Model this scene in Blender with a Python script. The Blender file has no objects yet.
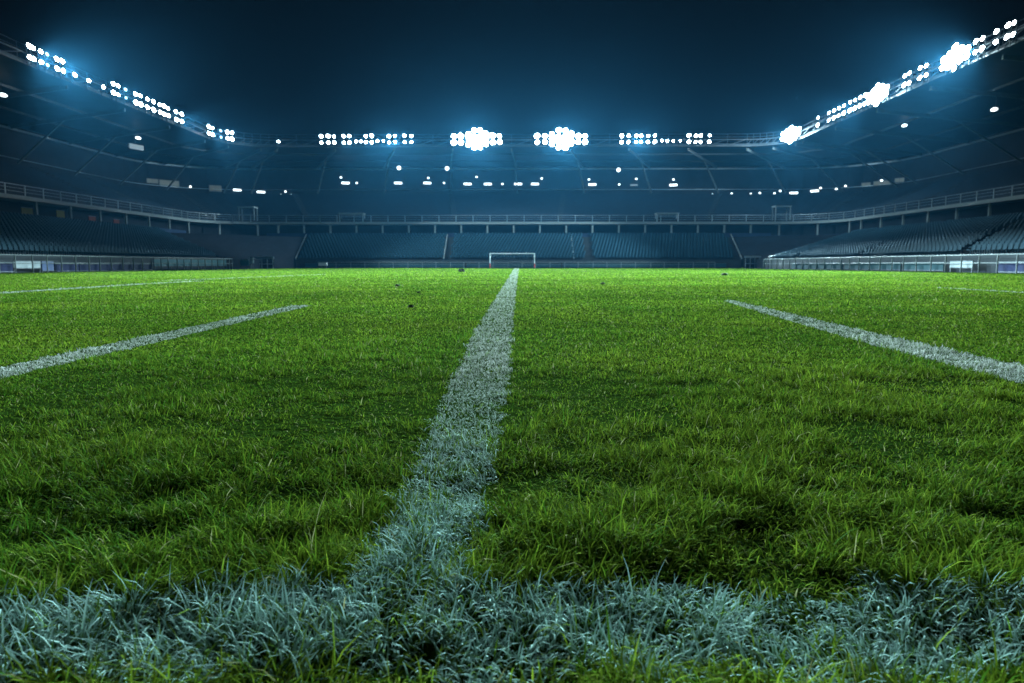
import bpy, math, random
import numpy as np
from mathutils import Vector, Matrix

random.seed(7)
rng = np.random.default_rng(11)
S = bpy.context.scene
COL = S.collection
PI = math.pi

# ------------------------------------------------------------------ camera
F_PX, CAM_H = 700.0, 0.6
PITCH = math.atan((341.5 - 264.3) / F_PX)
YAW = math.atan(6.0 / F_PX)
cd = bpy.data.cameras.new('camera')
cd.sensor_width = 36.0
cd.lens = 36.0 * F_PX / 1024.0
cd.clip_start = 0.05
cd.clip_end = 2000
cd.dof.use_dof = True
cd.dof.focus_distance = 2.3
cd.dof.aperture_fstop = 5.6
cam = bpy.data.objects.new('camera', cd)
COL.objects.link(cam)
cam.location = (0, 0, CAM_H)
cam.rotation_euler = (PI / 2 - PITCH, 0, YAW)
S.camera = cam


def px_of(x, y, z=CAM_H):
    """picture column of a plan position (used to space repeats as the photo spaces them)"""
    dx = x * math.cos(YAW) + y * math.sin(YAW)
    dy = -x * math.sin(YAW) + y * math.cos(YAW)
    return 512 + F_PX * dx / (dy * math.cos(PITCH) - (z - CAM_H) * math.sin(PITCH))


def height_at(py, x, y):
    dy = -x * math.sin(YAW) + y * math.cos(YAW)
    b = (341.5 - py) / F_PX
    return CAM_H + dy * (-math.sin(PITCH) + b * math.cos(PITCH)) / (math.cos(PITCH) + b * math.sin(PITCH))


# ------------------------------------------------------------------ materials
def new_mat(name):
    m = bpy.data.materials.new(name)
    m.use_nodes = True
    nt = m.node_tree
    return m, nt, nt.nodes['Principled BSDF']


def mat(name, col, rough=0.6, metal=0.0, var=0.25, scale=1.5, bump=0.0):
    m, nt, p = new_mat(name)
    N, L = nt.nodes, nt.links
    tc = N.new('ShaderNodeTexCoord')
    nz = N.new('ShaderNodeTexNoise')
    nz.inputs['Scale'].default_value = scale
    nz.inputs['Detail'].default_value = 6
    L.new(tc.outputs['Object'], nz.inputs['Vector'])
    mx = N.new('ShaderNodeMix')
    mx.data_type = 'RGBA'
    mx.inputs[6].default_value = tuple(c * (1 - var) for c in col) + (1,)
    mx.inputs[7].default_value = tuple(min(1, c * (1 + var)) for c in col) + (1,)
    L.new(nz.outputs['Fac'], mx.inputs[0])
    L.new(mx.outputs[2], p.inputs['Base Color'])
    p.inputs['Roughness'].default_value = rough
    p.inputs['Metallic'].default_value = metal
    p.inputs['Specular IOR Level'].default_value = 0.5 if rough < 0.55 else 0.12
    if bump:
        b = N.new('ShaderNodeBump')
        b.inputs['Strength'].default_value = bump
        b.inputs['Distance'].default_value = 0.05
        L.new(nz.outputs['Fac'], b.inputs['Height'])
        L.new(b.outputs['Normal'], p.inputs['Normal'])
    return m


def emit(name, col, strength):
    m, nt, p = new_mat(name)
    p.inputs['Base Color'].default_value = (0.06, 0.06, 0.06, 1)
    p.inputs['Emission Color'].default_value = tuple(col) + (1,)
    p.inputs['Emission Strength'].default_value = strength
    m.cycles.emission_sampling = 'NONE'
    return m


M = dict(
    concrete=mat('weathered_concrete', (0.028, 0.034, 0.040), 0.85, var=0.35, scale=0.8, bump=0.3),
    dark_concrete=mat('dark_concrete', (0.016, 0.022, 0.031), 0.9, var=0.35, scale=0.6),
    black_concrete=mat('dimmed_corner_concrete', (0.012, 0.015, 0.021), 0.95, var=0.35, scale=0.6),  # corner terraces: the dimness of the corners is put into this near-black colour
    tier=mat('upper_tier_seating', (0.009, 0.019, 0.032), 0.8, var=0.3, scale=1.2),
    steel=mat('galvanised_steel', (0.26, 0.28, 0.30), 0.45, 0.6, var=0.2, scale=3),
    pale_steel=mat('pale_painted_steel', (0.14, 0.155, 0.16), 0.6, 0.0, var=0.15, scale=3),
    dark_steel=mat('dark_painted_steel', (0.06, 0.07, 0.08), 0.5, 0.3, var=0.2, scale=2),
    roof=mat('ribbed_roof_sheet', (0.05, 0.065, 0.08), 0.6, 0.2, var=0.25, scale=0.5),
    seat=mat('navy_plastic_seat', (0.011, 0.038, 0.058), 0.85, var=0.2, scale=4),
    blue_wall=mat('blue_painted_wall', (0.015, 0.028, 0.06), 0.6, var=0.3, scale=1),
    white=mat('white_paint', (0.75, 0.77, 0.78), 0.5, var=0.08, scale=2),
    red=mat('red_paint', (0.45, 0.06, 0.05), 0.5, var=0.1),
    board_pale=mat('pale_board', (0.24, 0.28, 0.30), 0.5, var=0.15, scale=1.2),
    board_lilac=mat('lilac_board', (0.08, 0.11, 0.22), 0.7, var=0.15, scale=1.2),
    board_navy=mat('navy_board', (0.012, 0.018, 0.06), 0.8, var=0.3, scale=0.7),
    board_teal=mat('teal_board', (0.02, 0.06, 0.075), 0.8, var=0.3, scale=0.7),
    board_cyan=mat('cyan_board', (0.05, 0.14, 0.17), 0.7, var=0.15, scale=1),
    yellow=mat('yellow_panel', (0.12, 0.10, 0.025), 0.6, var=0.2),
    red_panel=mat('dull_red_panel', (0.12, 0.03, 0.02), 0.6, var=0.2),
    net=mat('white_net', (0.6, 0.62, 0.62), 0.8, var=0.1),
    clod=mat('dark_soil', (0.03, 0.04, 0.014), 0.95, var=0.4, scale=30),
    housing=mat('lamp_housing', (0.12, 0.13, 0.14), 0.5, 0.5, var=0.1),
    lens=emit('floodlight_lens', (0.86, 0.95, 1.0), 60.0),
    lens_dim=emit('dim_floodlight_lens', (0.45, 0.75, 0.95), 5.0),
    tube=emit('ceiling_lamp_glow', (0.85, 0.97, 1.0), 3.2),
    tube_dim=emit('dim_ceiling_lamp_glow', (0.55, 0.75, 0.85), 0.25),
    window=emit('lit_window_glow', (0.62, 0.70, 0.55), 0.06),
)


# ------------------------------------------------------------------ mesh builder
class MB:
    def __init__(self):
        self.v, self.f = [], []

    def add(self, vs, fs):
        o = len(self.v)
        self.v += [tuple(p) for p in vs]
        self.f += [tuple(i + o for i in f) for f in fs]
        return self

    def box(self, c, s, rz=0.0):
        x, y, z = c
        a, b, h = s[0] / 2, s[1] / 2, s[2] / 2
        ca, sa = math.cos(rz), math.sin(rz)
        vs = [(x + dx * ca - dy * sa, y + dx * sa + dy * ca, z + dz)
              for dz in (-h, h) for dx, dy in ((-a, -b), (a, -b), (a, b), (-a, b))]
        return self.add(vs, [(3, 2, 1, 0), (4, 5, 6, 7), (0, 1, 5, 4), (1, 2, 6, 5), (2, 3, 7, 6), (3, 0, 4, 7)])

    def bar(self, p, q, r, n=6, r2=None):
        p, q = Vector(p), Vector(q)
        d = (q - p)
        if d.length < 1e-6:
            return self
        d.normalize()
        u = d.orthogonal().normalized()
        w = d.cross(u)
        r2 = r if r2 is None else r2
        vs = [p + (u * math.cos(2 * PI * i / n) + w * math.sin(2 * PI * i / n)) * r for i in range(n)]
        vs += [q + (u * math.cos(2 * PI * i / n) + w * math.sin(2 * PI * i / n)) * r2 for i in range(n)]
        fs = [(i, (i + 1) % n, n + (i + 1) % n, n + i) for i in range(n)]
        fs += [tuple(range(n - 1, -1, -1)), tuple(range(n, 2 * n))]
        return self.add(vs, fs)

    def beam(self, p, q, w, h):
        """rectangular beam, width w across and h deep"""
        p, q = Vector(p), Vector(q)
        d = (q - p).normalized()
        u = d.cross(Vector((0, 0, 1)))
        u = u.normalized() if u.length > 1e-4 else Vector((1, 0, 0))
        t = u.cross(d).normalized()
        vs = [e + u * (w / 2 * a) + t * (h / 2 * b) for e in (p, q) for a, b in ((-1, -1), (1, -1), (1, 1), (-1, 1))]
        return self.add(vs, [(3, 2, 1, 0), (4, 5, 6, 7), (0, 1, 5, 4), (1, 2, 6, 5), (2, 3, 7, 6), (3, 0, 4, 7)])

    def sweep(self, rings, closed=True):
        """rings: list of cross-sections with equal point counts"""
        n = len(rings[0])
        vs = [p for r in rings for p in r]
        fs = []
        for i in range(len(rings) - 1):
            for j in range(n if closed else n - 1):
                k = (j + 1) % n
                fs.append((i * n + j, i * n + k, (i + 1) * n + k, (i + 1) * n + j))
        if closed:
            fs.append(tuple(range(n - 1, -1, -1)))
            fs.append(tuple((len(rings) - 1) * n + j for j in range(n)))
        return self.add(vs, fs)

    def build(self, name, m, parent=None):
        me = bpy.data.meshes.new(name)
        me.from_pydata(self.v, [], self.f)
        me.materials.append(M[m] if isinstance(m, str) else m)
        me.update()
        o = bpy.data.objects.new(name, me)
        COL.objects.link(o)
        if parent is not None:
            o.parent = parent
            o.matrix_parent_inverse = Matrix.Translation(-Vector(parent.location)) if parent.type == 'EMPTY' and parent.parent is None else Matrix()
        return o


def tag(o, label, cat, group=None, kind=None):
    if label:
        o['label'] = label
    if cat:
        o['category'] = cat
    if group:
        o['group'] = group
    if kind:
        o['kind'] = kind
    return o


def thing(name, label, cat, loc=(0, 0, 0), group=None):
    o = bpy.data.objects.new(name, None)
    COL.objects.link(o)
    o.location = loc
    return tag(o, label, cat, group)


def part_local(mb, name, m, parent):
    """a part whose mesh is written in its thing's own space"""
    o = mb.build(name, m)
    o.parent = parent
    return o


def copy_tree(root, loc, rz, label, group=None):
    r = root.copy()
    COL.objects.link(r)
    r.location = loc
    r.rotation_euler = (0, 0, rz)
    r['label'] = label
    if group:
        r['group'] = group
    for ch in list(root.children):
        c = ch.copy()
        COL.objects.link(c)
        c.parent = r
        for g in list(ch.children):
            d = g.copy()
            COL.objects.link(d)
            d.parent = c
    return r


# ------------------------------------------------------------------ bowl plan
Y0 = 24.0                      # the side stands start here


def path(hl, hr, yf, rl, rr):
    """plan outline of one bowl level: left straight, corner, far straight, corner, right straight"""
    segs = {}
    nl, na, nf = 24, 10, 24
    yl, yr = yf - rl, yf - rr
    arc = [PI / 2 * i / na for i in range(na + 1)]
    segs['left'] = [(-hl, Y0 + (yl - Y0) * i / nl) for i in range(nl + 1)]
    segs['corner_l'] = [(-hl + rl - rl * math.cos(a), yl + rl * math.sin(a)) for a in arc]
    segs['far'] = [(-hl + rl + (hr + hl - rl - rr) * i / nf, yf) for i in range(nf + 1)]
    segs['corner_r'] = [(hr - rr + rr * math.sin(a), yr + rr * math.cos(a)) for a in arc]
    segs['right'] = [(hr, yr - (yr - Y0) * i / nl) for i in range(nl + 1)]
    return segs


P_BAL = path(56, 56, 129, 10, 10)       # balcony front
P_BALB = path(59, 59, 132, 12, 12)      # wall behind the lower concourse
P_TOP = path(74, 74, 148, 18, 18)       # rear wall above the upper tier
P_EDGE = path(53, 48.5, 131, 9, 7)      # roof edge
P_REAR = path(78, 78, 152, 20, 20)      # roof rear
SEGS = ['left', 'corner_l', 'far', 'corner_r', 'right']


def lerp(a, b, t):
    return a + (b - a) * t


def walk(pts, step, start=0.0):
    """points (x, y, direction angle) every step metres along a polyline"""
    out, acc, nxt = [], 0.0, start
    for (x0, y0), (x1, y1) in zip(pts, pts[1:]):
        d = math.hypot(x1 - x0, y1 - y0)
        while d > 0 and nxt <= acc + d + 1e-6:
            t = (nxt - acc) / d
            out.append((lerp(x0, x1, t), lerp(y0, y1, t), math.atan2(y1 - y0, x1 - x0)))
            nxt += step
        acc += d
    return out


def strip(pa, za, pb, zb, thick):
    """a slab between two plan lines"""
    rings = []
    for (xa, ya), (xb, yb) in zip(pa, pb):
        rings.append([(xa, ya, za), (xb, yb, zb), (xb, yb, zb + thick), (xa, ya, za + thick)])
    return rings


def wall_rings(p, z0, z1, out, t=0.25):
    """a wall following a plan line; out: matching outer line giving the direction of its thickness"""
    rings = []
    for (x, y), (xo, yo) in zip(p, out):
        d = Vector((xo - x, yo - y))
        d = d.normalized() * t if d.length else Vector((0, t))
        rings.append([(x, y, z0), (x + d.x, y + d.y, z0), (x + d.x, y + d.y, z1), (x, y, z1)])
    return rings


def steps_mesh(pa, za, pb, zb, n, base=-0.2):
    """stepped terrace from front line pa to rear line pb"""
    mb = MB()
    rings = []
    for (xa, ya), (xb, yb) in zip(pa, pb):
        r = []
        for i in range(n):
            t0, t1 = i / n, (i + 1) / n
            z = lerp(za, zb, (i + 1) / n)
            r.append((lerp(xa, xb, t0), lerp(ya, yb, t0), lerp(za, zb, i / n) if i else base))
            if i == 0:
                r[-1] = (xa, ya, base)
            r.append((lerp(xa, xb, t0), lerp(ya, yb, t0), z))
            r.append((lerp(xa, xb, t1), lerp(ya, yb, t1), z))
        r.append((xb, yb, base))
        rings.append(r)
    mb.sweep(rings, closed=True)
    return mb


# lower seating: front line and rear line for each stand (equal point counts)
def line(a, b, n=24):
    return [(lerp(a[0], b[0], i / n), lerp(a[1], b[1], i / n)) for i in range(n + 1)]


LOW = {
    'left': (line((-36, Y0), (-36, 86)), line((-56, Y0), (-56, 111))),
    'corner_l': (line((-36, 86.3), (-38, 119)), line((-56, 111.3), (-39, 129))),
    'far': (line((-37.7, 119), (37.7, 119)), line((-38.7, 129), (38.7, 129))),
    'corner_r': (line((38, 119), (33, 93.3)), line((39, 129), (56, 118.3))),
    'right': (line((33, 93), (33, Y0)), line((56, 118), (56, Y0))),
}
LOW_Z0, LOW_Z1 = 1.0, 5.5
BAL_Z = 8.3
UP_Z1 = 15.0
NAMES = {
    'left': 'long dark two-tier grandstand with rows of dim seats, left of the pitch',
    'corner_l': 'dark empty curved corner stand between the left stand and the far stand',
    'far': 'far two-tier grandstand behind the goal under a straight row of floodlights',
    'corner_r': 'dark empty curved corner stand between the far stand and the right stand',
    'right': 'long two-tier grandstand right of the pitch under the brightest floodlights',
}


def plan_dir(dx, dy):
    return math.atan2(dy, dx)


stands = {}
for sg in SEGS:
    mid = P_BAL[sg][len(P_BAL[sg]) // 2]
    st = thing('corner_stand' if 'corner' in sg else 'grandstand', NAMES[sg], 'grandstand', (mid[0], mid[1], 0), 'stands of the stadium bowl')
    stands[sg] = st

    def B(mb, name, m, parent=st):
        return mb.build(name, m, parent)

    lf, lb = LOW[sg]
    rows = 18 if sg in ('left', 'right') else 12
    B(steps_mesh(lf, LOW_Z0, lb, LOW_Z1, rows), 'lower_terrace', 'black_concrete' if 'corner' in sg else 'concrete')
    # front wall of the terrace, 2 cm proud of it
    # aisles up the lower terrace
    if 'corner' not in sg:
        ais = {'left': [], 'far': [0.0, 0.34, 0.66, 1.0], 'right': [0.0]}[sg]
        n = len(lf) - 1
        for t in ais:
            i = min(n, max(0, int(t * n)))
            a, b = lf[i], lb[i]
            d = Vector((b[0] - a[0], b[1] - a[1], LOW_Z1 - LOW_Z0))
            mb = MB()
            mb.beam((a[0], a[1], LOW_Z0 + 0.55), (b[0], b[1], LOW_Z1 + 0.55), 0.16, 0.08)
            for k in range(9):
                u = (k + 0.5) / 9
                q = (lerp(a[0], b[0], u), lerp(a[1], b[1], u), lerp(LOW_Z0, LOW_Z1, u))
                mb.beam(q, (q[0], q[1], q[2] + 0.6), 0.06, 0.06)
            B(mb, 'aisle_handrail', 'pale_steel')
    # parapet at the rear of the lower terrace, lower concourse wall, columns
    pb, pw, pt = P_BAL[sg], P_BALB[sg], P_TOP[sg]
    if 'corner' in sg:
        pc = pb
    else:
        pc = pb
    mb = MB()
    mb.sweep(wall_rings(pb, LOW_Z1, LOW_Z1 + (0.75 if 'corner' not in sg else 0.3), pw, 0.15))
    B(mb, 'parapet', 'blue_wall')
    mb = MB()
    mb.sweep(strip(pb, LOW_Z1 - 0.22, pw, LOW_Z1 - 0.22, 0.2))
    B(mb, 'concourse_floor', 'dark_concrete')
    mb = MB()
    mb.sweep(wall_rings(pw, 0.0, BAL_Z - 0.5, pt, 0.3))
    B(mb, 'concourse_wall', 'dark_concrete')
    mb = MB()
    inner = [(x, y) for x, y in pb]
    mb.sweep(strip(inner, BAL_Z - 0.45, pw, BAL_Z - 0.45, 0.45))
    B(mb, 'balcony_slab', 'pale_steel')
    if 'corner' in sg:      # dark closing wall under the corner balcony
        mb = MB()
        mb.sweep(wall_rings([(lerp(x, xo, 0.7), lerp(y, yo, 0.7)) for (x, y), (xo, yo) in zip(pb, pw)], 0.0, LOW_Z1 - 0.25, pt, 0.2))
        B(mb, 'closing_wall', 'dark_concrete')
    step = 4.8 if sg == 'far' else 6.3
    col_src = None
    for (x, y, a) in walk(pb, step, 1.5 if 'corner' in sg else 2.0):
        ix, iy = -math.sin(a), math.cos(a)
        mb = MB()
        if col_src is None:
            c = part_local(MB().box((0, 0, 0), (0.28, 0.28, BAL_Z - 0.45 - LOW_Z1)), 'column', 'pale_steel', st)
            col_src = c
        else:
            c = col_src.copy()
            COL.objects.link(c)
            c.parent = st
        c.location = (x + ix * 0.45 - st.location.x, y + iy * 0.45 - st.location.y, (BAL_Z - 0.45 + LOW_Z1) / 2)
        c.rotation_euler = (0, 0, a)
    # balcony railing
    mb = MB()
    for h, r in ((1.15, 0.035), (0.78, 0.018), (0.40, 0.018)):
        for (xa, ya), (xb, yb) in zip(pb, pb[1:]):
            mb.bar((xa, ya, BAL_Z + h), (xb, yb, BAL_Z + h), r, 5)
    rail = B(mb, 'balcony_railing', 'steel')
    src = None
    pts = walk(pb, 3.1, 0.6)
    for (x, y, a) in pts:
        if src is None:
            src = part_local(MB().box((0, 0, 0.575), (0.09, 0.09, 1.15)), 'post', 'steel', rail)
            q = src
        else:
            q = src.copy()
            COL.objects.link(q)
            q.parent = rail
        q.location = (x, y, BAL_Z + 0.002)
    # upper tier
    pf = [(lerp(x, xo, 0.42), lerp(y, yo, 0.42)) for (x, y), (xo, yo) in zip(pb, pw)]
    B(steps_mesh(pf, BAL_Z + 0.2, pt, UP_Z1, 15, base=BAL_Z + 0.003), 'upper_terrace', 'tier')
    # stair flights up the upper tier
    ts = {'left': (0.62, 0.8, 0.95), 'corner_l': (0.5,), 'far': (0.12, 0.38, 0.62, 0.88), 'corner_r': (0.5,), 'right': (0.05, 0.2, 0.38)}[sg]
    n = len(pf) - 1
    for t in ts:
        i = int(t * n)
        a, b = pf[i], pt[i]
        mb = MB()
        for k in range(15):
            u0, u1 = k / 15, (k + 1) / 15
            z = lerp(BAL_Z + 0.2, UP_Z1, (k + 1) / 15)
            pa_ = Vector((lerp(a[0], b[0], u0), lerp(a[1], b[1], u0), z + 0.06))
            pb_ = Vector((lerp(a[0], b[0], u1), lerp(a[1], b[1], u1), z + 0.06))
            mb.beam(pa_, pb_, 1.1, 0.10)
        B(mb, 'stair_flight', 'concrete')
    # rear wall
    mb = MB()
    mb.sweep(wall_rings(pt, UP_Z1 - 0.5, 20.75, P_REAR[sg], 0.3))
    B(mb, 'rear_wall', 'dark_concrete')
    for z, r in ((20.2, 0.14), (UP_Z1 + 1.0, 0.05)):
        mb = MB()
        rg = []
        for (x, y), (xf, yf) in zip(pt, pf):
            d = Vector((xf - x, yf - y)).normalized() * 0.35
            rg.append((x + d.x, y + d.y))
        for (xa, ya), (xb, yb) in zip(rg, rg[1:]):
            mb.beam((xa, ya, z), (xb, yb, z), 2 * r, 2 * r)
        B(mb, 'wall_rail', 'steel')
    # roof
    pe, pr = P_EDGE[sg], P_REAR[sg]
    mb = MB()
    mb.sweep(strip(pe, 22.1, pr, 20.8, 0.35))
    roof = B(mb, 'roof', 'roof')
    mb = MB()
    for (xa, ya), (xb, yb), (xo, yo), (xp, yp) in zip(pe, pe[1:], pr, pr[1:]):
        d0 = Vector((xa - xo, ya - yo)).normalized() * 0.16
        d1 = Vector((xb - xp, yb - yp)).normalized() * 0.16
        for z, w in ((22.0, 0.16), (23.15, 0.12)):
            mb.beam((xa + d0.x, ya + d0.y, z), (xb + d1.x, yb + d1.y, z), w, w)
        mb.beam((xa + d0.x, ya + d0.y, 22.0), (xb + d1.x, yb + d1.y, 23.15), 0.07, 0.07)
    mb.build('edge_truss', 'dark_steel', roof)
    for f, m_ in ((0.3, 0.16), (0.6, 0.16)):
        mb = MB()
        pl = [(lerp(x, xo, f), lerp(y, yo, f)) for (x, y), (xo, yo) in zip(pe, pr)]
        z = lerp(22.1, 20.8, f) - 0.17
        for (xa, ya), (xb, yb) in zip(pl, pl[1:]):
            mb.beam((xa, ya, z), (xb, yb, z), m_, 0.32)
        mb.build('purlin', 'dark_steel', roof)
    for k in range(0, len(pe), 3 if 'corner' not in sg else 4):
        if 'corner' in sg and k == 0:
            continue
        mb = MB()
        (xa, ya), (xb, yb) = pe[k], pr[k]
        mb.beam((lerp(xa, xb, .02), lerp(ya, yb, .02), 22.1 - 0.62), (lerp(xa, xb, .84), lerp(ya, yb, .84), 20.8 - 0.42), 0.22, 0.5)
        mb.build('rafter', 'pale_steel', roof)
        mb = MB()
        (xt, yt) = pt[k]
        mb.beam((lerp(xa, xt, .93), lerp(ya, yt, .93), 15.2), (lerp(xa, xb, .42), lerp(ya, yb, .42), 21.05), 0.24, 0.24)
        mb.build('strut', 'pale_steel', st)
    # walkway rail above the edge
    mb = MB()
    for (xa, ya), (xb, yb), (xo, yo), (xp, yp) in zip(pe, pe[1:], pr, pr[1:]):
        d0 = Vector((xo - xa, yo - ya)).normalized() * 0.5
        d1 = Vector((xp - xb, yp - yb)).normalized() * 0.5
        for h in (24.25, 23.7):
            mb.bar((xa + d0.x, ya + d0.y, h), (xb + d1.x, yb + d1.y, h), 0.03, 5)
        mb.bar((xa + d0.x, ya + d0.y, 22.3), (xa + d0.x, ya + d0.y, 24.25), 0.03, 5)
    mb.build('walkway_rail', 'dark_steel', roof)

# ------------------------------------------------------------------ seats
def seat_mesh():
    mb = MB()
    # a tip-up shell: pan, curved back of three slabs, bracket below (x across, y to the rear)
    mb.box((0, 0.02, 0.43), (0.43, 0.40, 0.045))
    mb.box((0, -0.19, 0.415), (0.43, 0.03, 0.07))
    for k, (y, z, tl) in enumerate(((0.23, 0.50, 0), (0.25, 0.62, 0), (0.275, 0.74, 0))):
        mb.box((0, y, z), (0.43 - 0.03 * k, 0.04, 0.125))
    mb.box((-0.14, 0.1, 0.2), (0.04, 0.06, 0.40))
    mb.box((0.14, 0.1, 0.2), (0.04, 0.06, 0.40))
    return mb


spots = []      # (stand, row, x, y, z, rz)
for sg in ('left', 'far', 'right'):
    lf, lb = LOW[sg]
    rows = 18 if sg in ('left', 'right') else 12
    for r in range(rows):
        t = (r + 0.55) / rows
        z = lerp(LOW_Z0, LOW_Z1, (r + 1) / rows)
        a = Vector((lerp(lf[0][0], lb[0][0], t), lerp(lf[0][1], lb[0][1], t)))
        b = Vector((lerp(lf[-1][0], lb[-1][0], t), lerp(lf[-1][1], lb[-1][1], t)))
        L = (b - a).length
        d = (b - a) / L
        rz = math.atan2(d.y, d.x)
        if sg == 'left':
            rz += 0.0
        n = int((L - 1.2) / 0.56)
        for i in range(n):
            s = 0.6 + i * 0.56 + (0.28 if r % 2 else 0.0)
            p = a + d * s
            if sg == 'far' and min(abs(s / L - 0.34), abs(s / L - 0.66)) < 0.009:
                continue
            if sg != 'far' and abs((s % 16.0) - 8.0) < 0.5 and sg == 'right':
                continue
            if p.y < 44:
                continue
            px = px_of(p.x, p.y)
            if px < -6 or px > 1030:
                continue
            spots.append((sg, r, p.x, p.y, z, rz))
spots.sort(key=lambda q: math.hypot(q[2], q[3]))
near, rest = spots[:300], spots[300:]
sm = seat_mesh()
seat0 = None
ROWW = ['front', 'second', 'third', 'fourth', 'fifth', 'sixth', 'seventh', 'eighth', 'ninth', 'tenth', 'eleventh', 'twelfth',
        'thirteenth', 'fourteenth', 'fifteenth', 'sixteenth', 'seventeenth', 'last']
for sg, r, x, y, z, rz in near:
    lab = 'dim navy plastic seat in the %s row at the near end of the %s stand' % (ROWW[r], sg)
    if seat0 is None:
        seat0 = sm.build('stadium_seat', 'seat')
        o = seat0
    else:
        o = seat0.copy()
        COL.objects.link(o)
    o.location = (x, y, z)
    o.rotation_euler = (0, 0, rz)
    tag(o, lab, 'seat', 'navy seats at the near end of the %s stand, %s row' % (sg, ROWW[r]))
sv = np.array(sm.v)
sf = np.array(sm.f)


def fast_mesh(name, co, loop_v, starts, totals, m, attr=None):
    me = bpy.data.meshes.new(name)
    me.vertices.add(len(co))
    me.vertices.foreach_set('co', np.ascontiguousarray(co, dtype=np.float32).ravel())
    me.loops.add(len(loop_v))
    me.loops.foreach_set('vertex_index', np.ascontiguousarray(loop_v, dtype=np.int32))
    me.polygons.add(len(starts))
    me.polygons.foreach_set('loop_start', np.ascontiguousarray(starts, dtype=np.int32))
    if attr is not None:
        ca = me.attributes.new('tint', 'FLOAT_COLOR', 'POINT')
        ca.data.foreach_set('color', np.ascontiguousarray(attr, dtype=np.float32).ravel())
    me.materials.append(m)
    me.update(calc_edges=True)
    o = bpy.data.objects.new(name, me)
    COL.objects.link(o)
    return o


q = np.array([[s[2], s[3], s[4], s[5]] for s in rest])
ca, sa = np.cos(q[:, 3])[:, None], np.sin(q[:, 3])[:, None]
jit = rng.normal(0, 0.004, (len(q), 1))
vx = sv[None, :, 0] * ca - sv[None, :, 1] * sa + q[:, 0:1] + jit
vy = sv[None, :, 0] * sa + sv[None, :, 1] * ca + q[:, 1:2] + jit
vz = np.broadcast_to(sv[None, :, 2], vx.shape) + q[:, 2:3]
co = np.stack([vx, vy, vz], -1).reshape(-1, 3)
lv = (sf[None] + (np.arange(len(q)) * len(sv))[:, None, None]).reshape(-1)
nfc = len(q) * len(sf)
o = fast_mesh('stadium_seats', co, lv, np.arange(nfc) * 4, None, M['seat'])
tag(o, 'rows of dim navy plastic seats filling the far and rear parts of the lower tiers', 'seats', None, 'stuff')

# ------------------------------------------------------------------ pitch-side fences and boards
def fence(label, a, b, step, h=1.25, double=True):
    n = max(1, int(round(math.hypot(b[0] - a[0], b[1] - a[1]) / step)))
    t = thing('pitch_fence', label, 'fence', (a[0], a[1], 0), 'white tube fences along the pitch')
    ang = math.atan2(b[1] - a[1], b[0] - a[0])
    L = math.hypot(b[0] - a[0], b[1] - a[1])
    t.rotation_euler = (0, 0, ang)
    part_local(MB().bar((0, 0, h), (L, 0, h), 0.04, 6), 'top_rail', 'pale_steel', t)
    part_local(MB().bar((0, 0, h * 0.55), (L, 0, h * 0.55), 0.025, 6), 'middle_rail', 'pale_steel', t)
    src = None
    for i in range(min(n, 99) + 1):
        if src is None:
            src = part_local(MB().bar((0, 0, -0.05), (0, 0, h - 0.04), 0.05, 6), 'post', 'pale_steel', t)
            p = src
        else:
            p = src.copy()
            COL.objects.link(p)
            p.parent = t
        p.location = (i * step + random.uniform(-0.12, 0.12) if 0 < i < n else i * L / n, 0, 0)
    return t


fence('white tube railing with many posts in front of the left stand', (-35.0, Y0 + 10), (-35.0, 86), 1.65)
fence('white tube railing with many posts in front of the right stand', (32.0, Y0 + 10), (32.0, 92), 1.9)
fence('low thin white rail in front of the far stand behind the goal', (-33, 118.3), (33, 118.3), 2.4, 0.95)


def board(label, a, b, z0, z1, m, t=0.08, group=None, lean=0.0, nseg=1):
    ang = math.atan2(b[1] - a[1], b[0] - a[0])
    L = math.hypot(b[0] - a[0], b[1] - a[1])
    o = thing('advertising_board', label, 'board', (a[0], a[1], 0), group)
    o.rotation_euler = (0, 0, ang)
    part_local(MB().box((L / 2, 0, (z0 + z1) / 2), (L, t, z1 - z0)), 'panel', m, o)
    mb = MB()
    for z in (z0 - 0.025, z1 + 0.025):
        mb.box((L / 2, 0, z), (L + 0.05, t + 0.05, 0.05))
    part_local(mb, 'frame', 'dark_steel', o)
    k = max(2, int(L / 3) + 1)
    for i in range(k):
        part_local(MB().box((0.05 + (L - 0.1) * i / (k - 1), 0.001, (z0 - 0.05) / 2 - 0.02), (0.06, 0.06, z0 - 0.05 + 0.04)), 'leg', 'dark_steel', o)
    return o


def y_at_left(px, X):
    lo, hi = 20.0, 140.0
    for _ in range(50):
        m = (lo + hi) / 2
        if (px_of(X, m) < px) == (X < 0):
            lo = m
        else:
            hi = m
    return lo


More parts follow.
